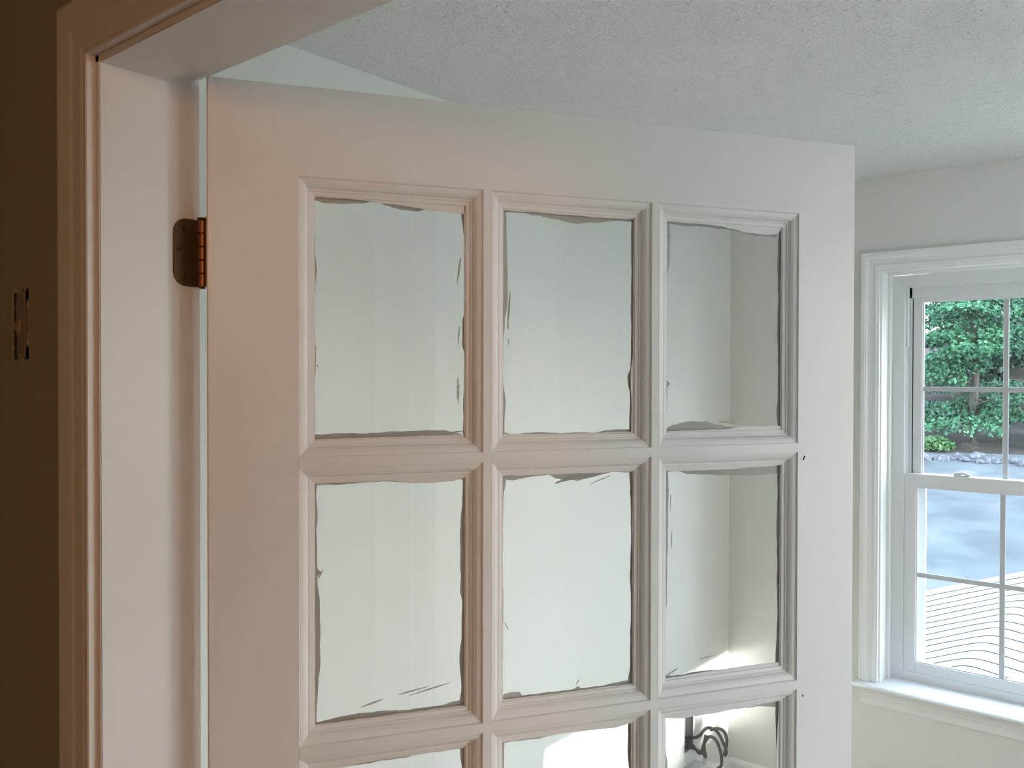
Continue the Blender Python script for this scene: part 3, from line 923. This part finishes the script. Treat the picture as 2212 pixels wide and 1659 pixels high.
# ------------------------------------------------------------------ open outlet on the side wall
def wall_outlet():
    root = empty('electrical_outlet', (XS, 3.062, .203))
    tag(root, 'open electrical box with looped black cable hanging from the side wall', 'outlet')
    y0, y1, z0, z1 = 3.026, 3.098, .203, .348
    t, d = .002, XS - .06
    bm = bmesh.new()
    bx(bm, d, d + t, y0, y1, z0, z1)
    bx(bm, d, XS + .003, y0, y0 + t, z0, z1)
    bx(bm, d, XS + .003, y1 - t, y1, z0, z1)
    bx(bm, d, XS + .003, y0, y1, z0, z0 + t)
    bx(bm, d, XS + .003, y0, y1, z1 - t, z1)
    link('wall_box', bm, M_BOXGREY, root)
    box('mud_ring', (XS, XS + .004, y1 - .004, y1 + .006, z0 - .006, z1 + .012), M_WHITEPL, root, .001)
    # cable loops bulging out of the box
    loops = [[(XS - .04, 3.07, .235), (XS + .005, 3.075, .225), (XS + .035, 3.09, .19), (XS + .05, 3.10, .235), (XS + .07, 3.105, .262), (XS + .10, 3.10, .255),
              (XS + .125, 3.09, .215), (XS + .13, 3.085, .175), (XS + .115, 3.085, .155)],
             [(XS - .04, 3.08, .24), (XS + .02, 3.09, .25), (XS + .06, 3.10, .295), (XS + .10, 3.105, .290), (XS + .13, 3.10, .255), (XS + .145, 3.095, .225),
              (XS + .14, 3.09, .215), (XS + .15, 3.09, .27), (XS + .135, 3.095, .302), (XS + .105, 3.10, .305), (XS + .075, 3.10, .292)],
             [(XS - .04, 3.06, .215), (XS + .01, 3.07, .212), (XS + .045, 3.09, .195), (XS + .058, 3.095, .18), (XS + .05, 3.095, .22), (XS + .055, 3.10, .265)]]
    for c in loops:
        bm = bmesh.new()
        tube(bm, catmull(c, 8), .0062, 8)
        link('cable', bm, M_CABLE, root, smooth=True)
    # flat grey wedge and the lead below it
    bm = bmesh.new()
    pl = [(XS + .002, 3.00), (XS + .002, 3.10), (XS + .07, 3.14), (XS + .145, 3.12), (XS + .08, 3.085), (XS + .03, 3.02)]
    A = [bm.verts.new((x, y, .143)) for x, y in pl]
    B = [bm.verts.new((x, y, .149)) for x, y in pl]
    for i in range(len(pl)):
        j = (i + 1) % len(pl)
        bm.faces.new((A[i], A[j], B[j], B[i]))
    bm.faces.new(A); bm.faces.new(B[::-1])
    link('grey_wedge', bm, M_PLATE, root)
    bm = bmesh.new()
    tube(bm, [(XS + .05, 3.095, .20), (XS + .05, 3.095, .15), (XS + .052, 3.095, .125)], .006, 10)
    link('cable', bm, M_PLATE, root)
    for k, (a, b, m) in enumerate(((.125, .108, M_CABLE), (.108, .088, M_WHITEPL), (.088, .03, M_CABLE))):
        bm = bmesh.new()
        tube(bm, [(XS + .052 + .002 * k, 3.096, a), (XS + .054 + .002 * k, 3.096, b)], .0075 - .0008 * k, 10)
        link('lead_connector', bm, m, root)
    bm = bmesh.new()
    bmesh.ops.create_uvsphere(bm, u_segments=12, v_segments=8, radius=.008, matrix=Matrix.Translation((XS + .02, 3.08, .134)))
    link('clamp_screw', bm, M_STEEL, root, smooth=True)


wall_outlet()

# ------------------------------------------------------------------ hall ceiling lamp (the warm light of the hall)
def hall_lamp():
    x, y, z = 1.5, -0.95, ZC
    root = empty('ceiling_lamp', (x, y, z))
    tag(root, 'brass flush ceiling lamp with a round bulb in the hall', 'ceiling lamp')
    bm = bmesh.new(); tube(bm, [(x, y, z), (x, y, z - .02), (x, y, z - .03)], [.11, .11, .05], 24); link('canopy', bm, M_BRASS, root)
    bm = bmesh.new(); tube(bm, [(x, y, z - .03), (x, y, z - .07)], .018, 12); link('socket', bm, M_BRASS, root)
    ld = bpy.data.lights.new('hall_lamp_offscreen', 'POINT')
    ld.energy = HALL_W
    ld.color = (1.0, 0.51, 0.26)
    ld.shadow_soft_size = .22
    lo = bpy.data.objects.new('hall_lamp_offscreen', ld)
    lo.location = (0, 0, -.32)
    lo.parent = root
    COL.objects.link(lo)


HALL_W = 32.0
hall_lamp()

# ------------------------------------------------------------------ outside: ground, roof, stones, trees
def gz(y, x=0.0):
    if y < 9: return -3.1
    if y < 26.2: return -3.1 + (y - 9) * .1565
    return -0.408 + (y - 26.2) * .13


def outside_ground():
    bm = bmesh.new()
    rnd = random.Random(2)
    ys = [3.6, 6, 9, 12, 15, 18, 21, 23, 25, 26.2]
    xs = [-26 + i * 2 for i in range(24)]
    g = [[bm.verts.new((x, y, gz(y) + (rnd.uniform(-.05, .05) if y > 9 else 0))) for x in xs] for y in ys]
    for i in range(len(ys) - 1):
        for j in range(len(xs) - 1):
            bm.faces.new((g[i][j], g[i][j + 1], g[i + 1][j + 1], g[i + 1][j]))
    tag(link('ground', bm, M_GROUND), 'sun bleached driveway rising towards the woods', 'ground', kind='structure')
    bm = bmesh.new()
    ys = [26.1, 27, 28, 29, 30, 32, 34, 37, 40, 44, 50, 58]
    xs = [-40 + i * 2 for i in range(34)]
    g = [[bm.verts.new((x, y, gz(y) - .03 + rnd.uniform(-.15, .15) * (y > 26.5))) for x in xs] for y in ys]
    for i in range(len(ys) - 1):
        for j in range(len(xs) - 1):
            bm.faces.new((g[i][j], g[i][j + 1], g[i + 1][j + 1], g[i + 1][j]))
    tag(link('ground_bank', bm, M_BANK), 'dark leaf covered bank under the trees', 'ground', kind='structure')


outside_ground()


def outside_roof():
    h = Vector((-.2075, .978)).normalized()
    l = Vector((h.y, -h.x))
    z0, k, d0 = -.656, .35, 7.75

    def P(u, d, up=0.0):
        q = l * u + h * d
        return Vector((q.x, q.y, z0 + k * (d - d0) + up))

    def course(n, u):
        D = 7.79 + .111 * (n - 1)
        t = u - (-.04 + .047 * (n - 1))
        return D + .13 * t - .49 * (math.sqrt(t * t + .0064) - .08)
    root = empty('garage', P(0, 8.2, -.4))
    tag(root, 'low outbuilding under a grey shingled roof outside the window', 'garage')
    US = [-2.6 + 4.6 * i / 92 for i in range(93)]
    K0, K1 = -5, 15
    for n in range(K0, K1):
        bm = bmesh.new()
        rnd = random.Random(n)
        lo0, lo1, hi1 = [], [], []
        for u in US:
            j = .004 * math.sin(u * 9 + n * 2.1)
            a, b = course(n, u) + j, course(n + 1, u) + .02
            lo0.append(bm.verts.new(P(u, a, -.004)))
            lo1.append(bm.verts.new(P(u, a, .010)))
            hi1.append(bm.verts.new(P(u, b, .002)))
        for i in range(len(US) - 1):
            bm.faces.new((lo1[i], lo1[i + 1], hi1[i + 1], hi1[i]))
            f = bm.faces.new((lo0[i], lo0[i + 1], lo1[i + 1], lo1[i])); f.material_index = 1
            bm.faces.new((hi1[i], hi1[i + 1], lo0[i + 1], lo0[i]))
        link('shingle_course', bm, [M_SHINGLE, M_SHSHADOW], root)
    # deck slab and walls under the shingles
    bm = bmesh.new()
    rim = [(u, course(K0, u) + .01) for u in US] + [(u, course(K1, u) + .0) for u in reversed(US)]
    A = [bm.verts.new(P(u, d, -.006)) for u, d in rim]
    B = [bm.verts.new(P(u, d, -.12)) for u, d in rim]
    n = len(US)
    for i in range(n - 1):
        bm.faces.new((A[i], A[i + 1], A[2 * n - 2 - i], A[2 * n - 1 - i]))
        bm.faces.new((B[i], B[2 * n - 1 - i], B[2 * n - 2 - i], B[i + 1]))
    for i in range(2 * n):
        j = (i + 1) % (2 * n)
        bm.faces.new((A[i], B[i], B[j], A[j]))
    link('roof_deck', bm, M_SIDING, root)
    bm = bmesh.new()
    ins = [(u, course(K0, u) + .15) for u in US[2:-2:6]] + [(u, course(K1, u) - .15) for u in reversed(US[2:-2:6])]
    A = [bm.verts.new(P(u, d, -.10)) for u, d in ins]
    B = [bm.verts.new(Vector((v.co.x, v.co.y, -3.1))) for v in A]
    for i in range(len(A)):
        j = (i + 1) % len(A)
        bm.faces.new((A[i], B[i], B[j], A[j]))
    link('wall', bm, M_SIDING, root)


outside_roof()


def yard():  # unseen ground, kept pale to bounce daylight up into the room
    bm = bmesh.new()
    for x0, x1, y0, y1 in ((-40, 40, -40, -1.6), (-40, -2.6, -1.6, 3.6), (3.2, 40, -1.6, 3.6), (20, 40, 3.6, 30)):
        v = [bm.verts.new(p) for p in ((x0, y0, -3.12), (x1, y0, -3.12), (x1, y1, -3.12), (x0, y1, -3.12))]
        bm.faces.new(v)
    tag(link('added_bounce_yard', bm, M_YARD), 'added pale yard that bounces daylight into the room', 'ground', kind='structure')


yard()


def stones():
    rnd = random.Random(8)
    root = empty('stone_wall', (-5.6, 25.2, gz(25.2)))
    tag(root, 'tumbled fieldstone wall at the edge of the woods', 'stone wall')
    protos = []
    for k in range(4):
        bm = bmesh.new()
        bmesh.ops.create_icosphere(bm, subdivisions=2, radius=1)
        for v in bm.verts:
            v.co *= rnd.uniform(.78, 1.12)
        me = bpy.data.meshes.new('stone')
        bm.to_mesh(me); bm.free()
        me.materials.append(M_STONE)
        protos.append(me)
    for k in range(70):
        x = -5.6 - 6 + 12 * (k + rnd.random()) / 70
        r = rnd.uniform(.08, .20)
        o = bpy.data.objects.new('stone', protos[k % 4])
        yy = 25.2 + rnd.uniform(-.35, .35)
        o.location = Vector((x, yy, gz(yy) + r * .3)) - root.location
        o.scale = (r * rnd.uniform(.9, 1.5), r, r * rnd.uniform(.55, .9))
        o.rotation_euler = (rnd.uniform(-.3, .3), rnd.uniform(-.3, .3), rnd.uniform(0, 6))
        o.parent = root
        COL.objects.link(o)


stones()


def leaf(bm, p, s, rnd, flat):
    n = Vector((rnd.gauss(0, 1) * (1 - flat), rnd.gauss(0, 1) * (1 - flat) - .35, 1.0 * flat + rnd.gauss(0, .5))).normalized()
    a = n.cross(Vector((rnd.gauss(0, 1), rnd.gauss(0, 1), rnd.gauss(0, 1)))).normalized()
    b = n.cross(a)
    pts = [(0, -.5), (.42, -.18), (.30, .22), (0, .62), (-.30, .22), (-.42, -.18)]
    v = [bm.verts.new(p + (a * x + b * y) * s + n * (-.12 * s * abs(x) * 2)) for x, y in pts]
    bm.faces.new((v[0], v[1], v[2], v[3]))
    bm.faces.new((v[0], v[3], v[4], v[5]))


def tree(x, y, height, nspray, nleaf, ls, m, label, name, seed, zlow, spread, group='trees at the edge of the woods'):
    rnd = random.Random(seed)
    zb = gz(y)
    root = empty(name, (x, y, zb))
    tag(root, label, 'tree', group)
    bm = bmesh.new()
    top = zb + height
    trunk = [(x, y, zb - .2)]
    for k in range(1, 6):
        trunk.append((x + rnd.uniform(-.12, .12) * k * .4, y + rnd.uniform(-.1, .1) * k * .4, zb + height * .92 * k / 5))
    tube(bm, trunk, [.14, .12, .10, .075, .05, .02], 8)
    sprays = []
    for k in range(nspray):
        t = (k + rnd.random()) / nspray
        z = zb + zlow + (height - zlow) * t
        ang = rnd.uniform(0, 2 * math.pi)
        rr = spread * (1 - .55 * t) * rnd.uniform(.35, 1)
        c = Vector((x + rr * math.cos(ang), y + rr * math.sin(ang), z))
        sprays.append((c, rnd.uniform(.65, 1.15)))
        tt = min(.95, max(.05, (z - .4 - zb) / (height * .92)))
        base = Vector(trunk[0]).lerp(Vector(trunk[-1]), tt)
        base.z = z - .4
        tube(bm, [base, (base + c) / 2 + Vector((0, 0, .12)), c], [.03, .02, .008], 5)
    link('trunk', bm, M_BARK, root)
    bm = bmesh.new()
    for c, r in sprays:
        for q in range(nleaf):
            a, rad = rnd.uniform(0, 2 * math.pi), r * math.sqrt(rnd.random())
            droop = -.28 * (rad / r) ** 2
            p = c + Vector((rad * math.cos(a), rad * math.sin(a), droop * r + rnd.gauss(0, .07)))
            leaf(bm, p, ls * rnd.uniform(.7, 1.25), rnd, .45)
    o = link('crown', bm, m, root)
    o['kind'] = 'stuff'


TREES = [
    (-5.75, 27.2, 6.2, 36, 360, .105, M_LEAF, 'young maple with bright layered leaves behind the stone wall', 'maple_tree', 1, .5, 1.7),
    (-0.3, 27.4, 6.6, 40, 150, .13, M_LEAF, 'maple standing on the house side of the stone wall end', 'maple_tree', 22, .9, 1.6),
    (-11.2, 27.4, 6.8, 40, 150, .13, M_LEAF, 'maple standing past the far end of the tumbled stones', 'maple_tree', 3, .9, 1.6),
    (-0.6, 35.3, 8.5, 52, 200, .16, M_LEAF2, 'dark tree deep in the woods past the stone wall', 'forest_tree', 5, .5, 2.1),
    (-7.2, 35.3, 8.5, 70, 260, .17, M_LEAF2, 'dark tree deep in the woods straight behind the young maple', 'forest_tree', 6, .5, 2.1),
    (-13.8, 35.3, 8.5, 40, 150, .18, M_LEAF2, 'dark tree deep in the woods at the far end of the bank', 'forest_tree', 7, .5, 2.1),
    (-9.2, 43.5, 12, 80, 260, .26, M_LEAF2, 'large shaded tree high on the bank', 'forest_tree', 9, .4, 3.4),
    (1.0, 43.5, 12, 50, 150, .22, M_LEAF2, 'large shaded tree on the bank above the driveway', 'forest_tree', 10, .4, 3.4),
    (-19.4, 43.5, 12, 50, 150, .22, M_LEAF2, 'large shaded tree at the far top of the bank', 'forest_tree', 11, .4, 3.4),
]
for t in TREES: tree(*t)
SIDE = [(11.5, 6.4, 7.3, 34, 170, .24, M_LEAF2, 'dense dark tree at the corner of the concrete yard', 'yard_tree', 31, .3, 1.5, 'trees around the concrete yard'),
        (11.8, 11.6, 7.3, 34, 170, .24, M_LEAF2, 'dense dark tree between the concrete yard and the driveway', 'yard_tree', 32, .3, 1.5, 'trees around the concrete yard')]
for t in SIDE: tree(*t)  # both added out of view to keep sky light off the jamb


def sunblocker(y, label, seed):  # added trees out of view that block the lower sun at the window
    rnd = random.Random(seed)
    x, zb, top = 8.0, -3.12, 4.50
    root = empty('sunblocker', (x, y, zb))
    tag(root, label, 'tree', 'trees around the concrete yard')
    bm = bmesh.new()
    tube(bm, [(x, y, zb - .1), (x, y, top - .3)], [.16, .10], 10)
    link('trunk', bm, M_BARK, root)
    bm = bmesh.new()
    for q in range(9000):
        h = rnd.random()
        r = .40 * math.sqrt(rnd.random())
        a = rnd.uniform(0, 6.283)
        p = Vector((x + r * math.cos(a), y + r * math.sin(a), zb + .3 + (top - zb - .3) * h))
        leaf(bm, p, .16 * rnd.uniform(.7, 1.2), rnd, .3)
    link('foliage', bm, M_LEAF2, root)['kind'] = 'stuff'


sunblocker(1.46, 'unseen tall narrow cypress nearer the driveway in the concrete yard', 77)
sunblocker(0.42, 'unseen tall narrow cypress further along the concrete yard', 78)



def bush(x, y, r, n, ls, m, label, seed):
    rnd = random.Random(seed)
    zb = gz(y)
    root = empty('bush', (x, y, zb))
    tag(root, label, 'bush', 'bushes along the stone wall')
    bm = bmesh.new()
    for k in range(5):
        a = rnd.uniform(0, 6.28)
        tube(bm, [(x, y, zb - .05), (x + .3 * r * math.cos(a), y + .3 * r * math.sin(a), zb + r * .8)], [.015, .006], 5)
    link('stem', bm, M_BARK, root)
    bm = bmesh.new()
    for q in range(n):
        v = Vector((rnd.gauss(0, 1), rnd.gauss(0, 1), abs(rnd.gauss(0, 1)))).normalized() * r * (rnd.random() ** .4)
        leaf(bm, Vector((x, y, zb)) + Vector((v.x, v.y, v.z * .75)), ls * rnd.uniform(.7, 1.3), rnd, .4)
    link('foliage', bm, m, root)['kind'] = 'stuff'


bush(-6.55, 26.4, .5, 620, .09, M_LEAF3, 'bright green low bush beside the tumbled stones', 1)
bush(-8.9, 26.4, .6, 480, .12, M_LEAF3, 'wide green bush past the young maple', 3)
for k, (bxx, lab) in enumerate(((-4.3, 'dark undergrowth bush on the bank below the dark trees'), (-6.1, 'dark undergrowth bush directly behind the young maple'),
                                (-7.9, 'dark undergrowth bush at the shady end of the bank'))):
    bush(bxx, 31.0, .85, 900, .13, M_LEAF2, lab, 20 + k)
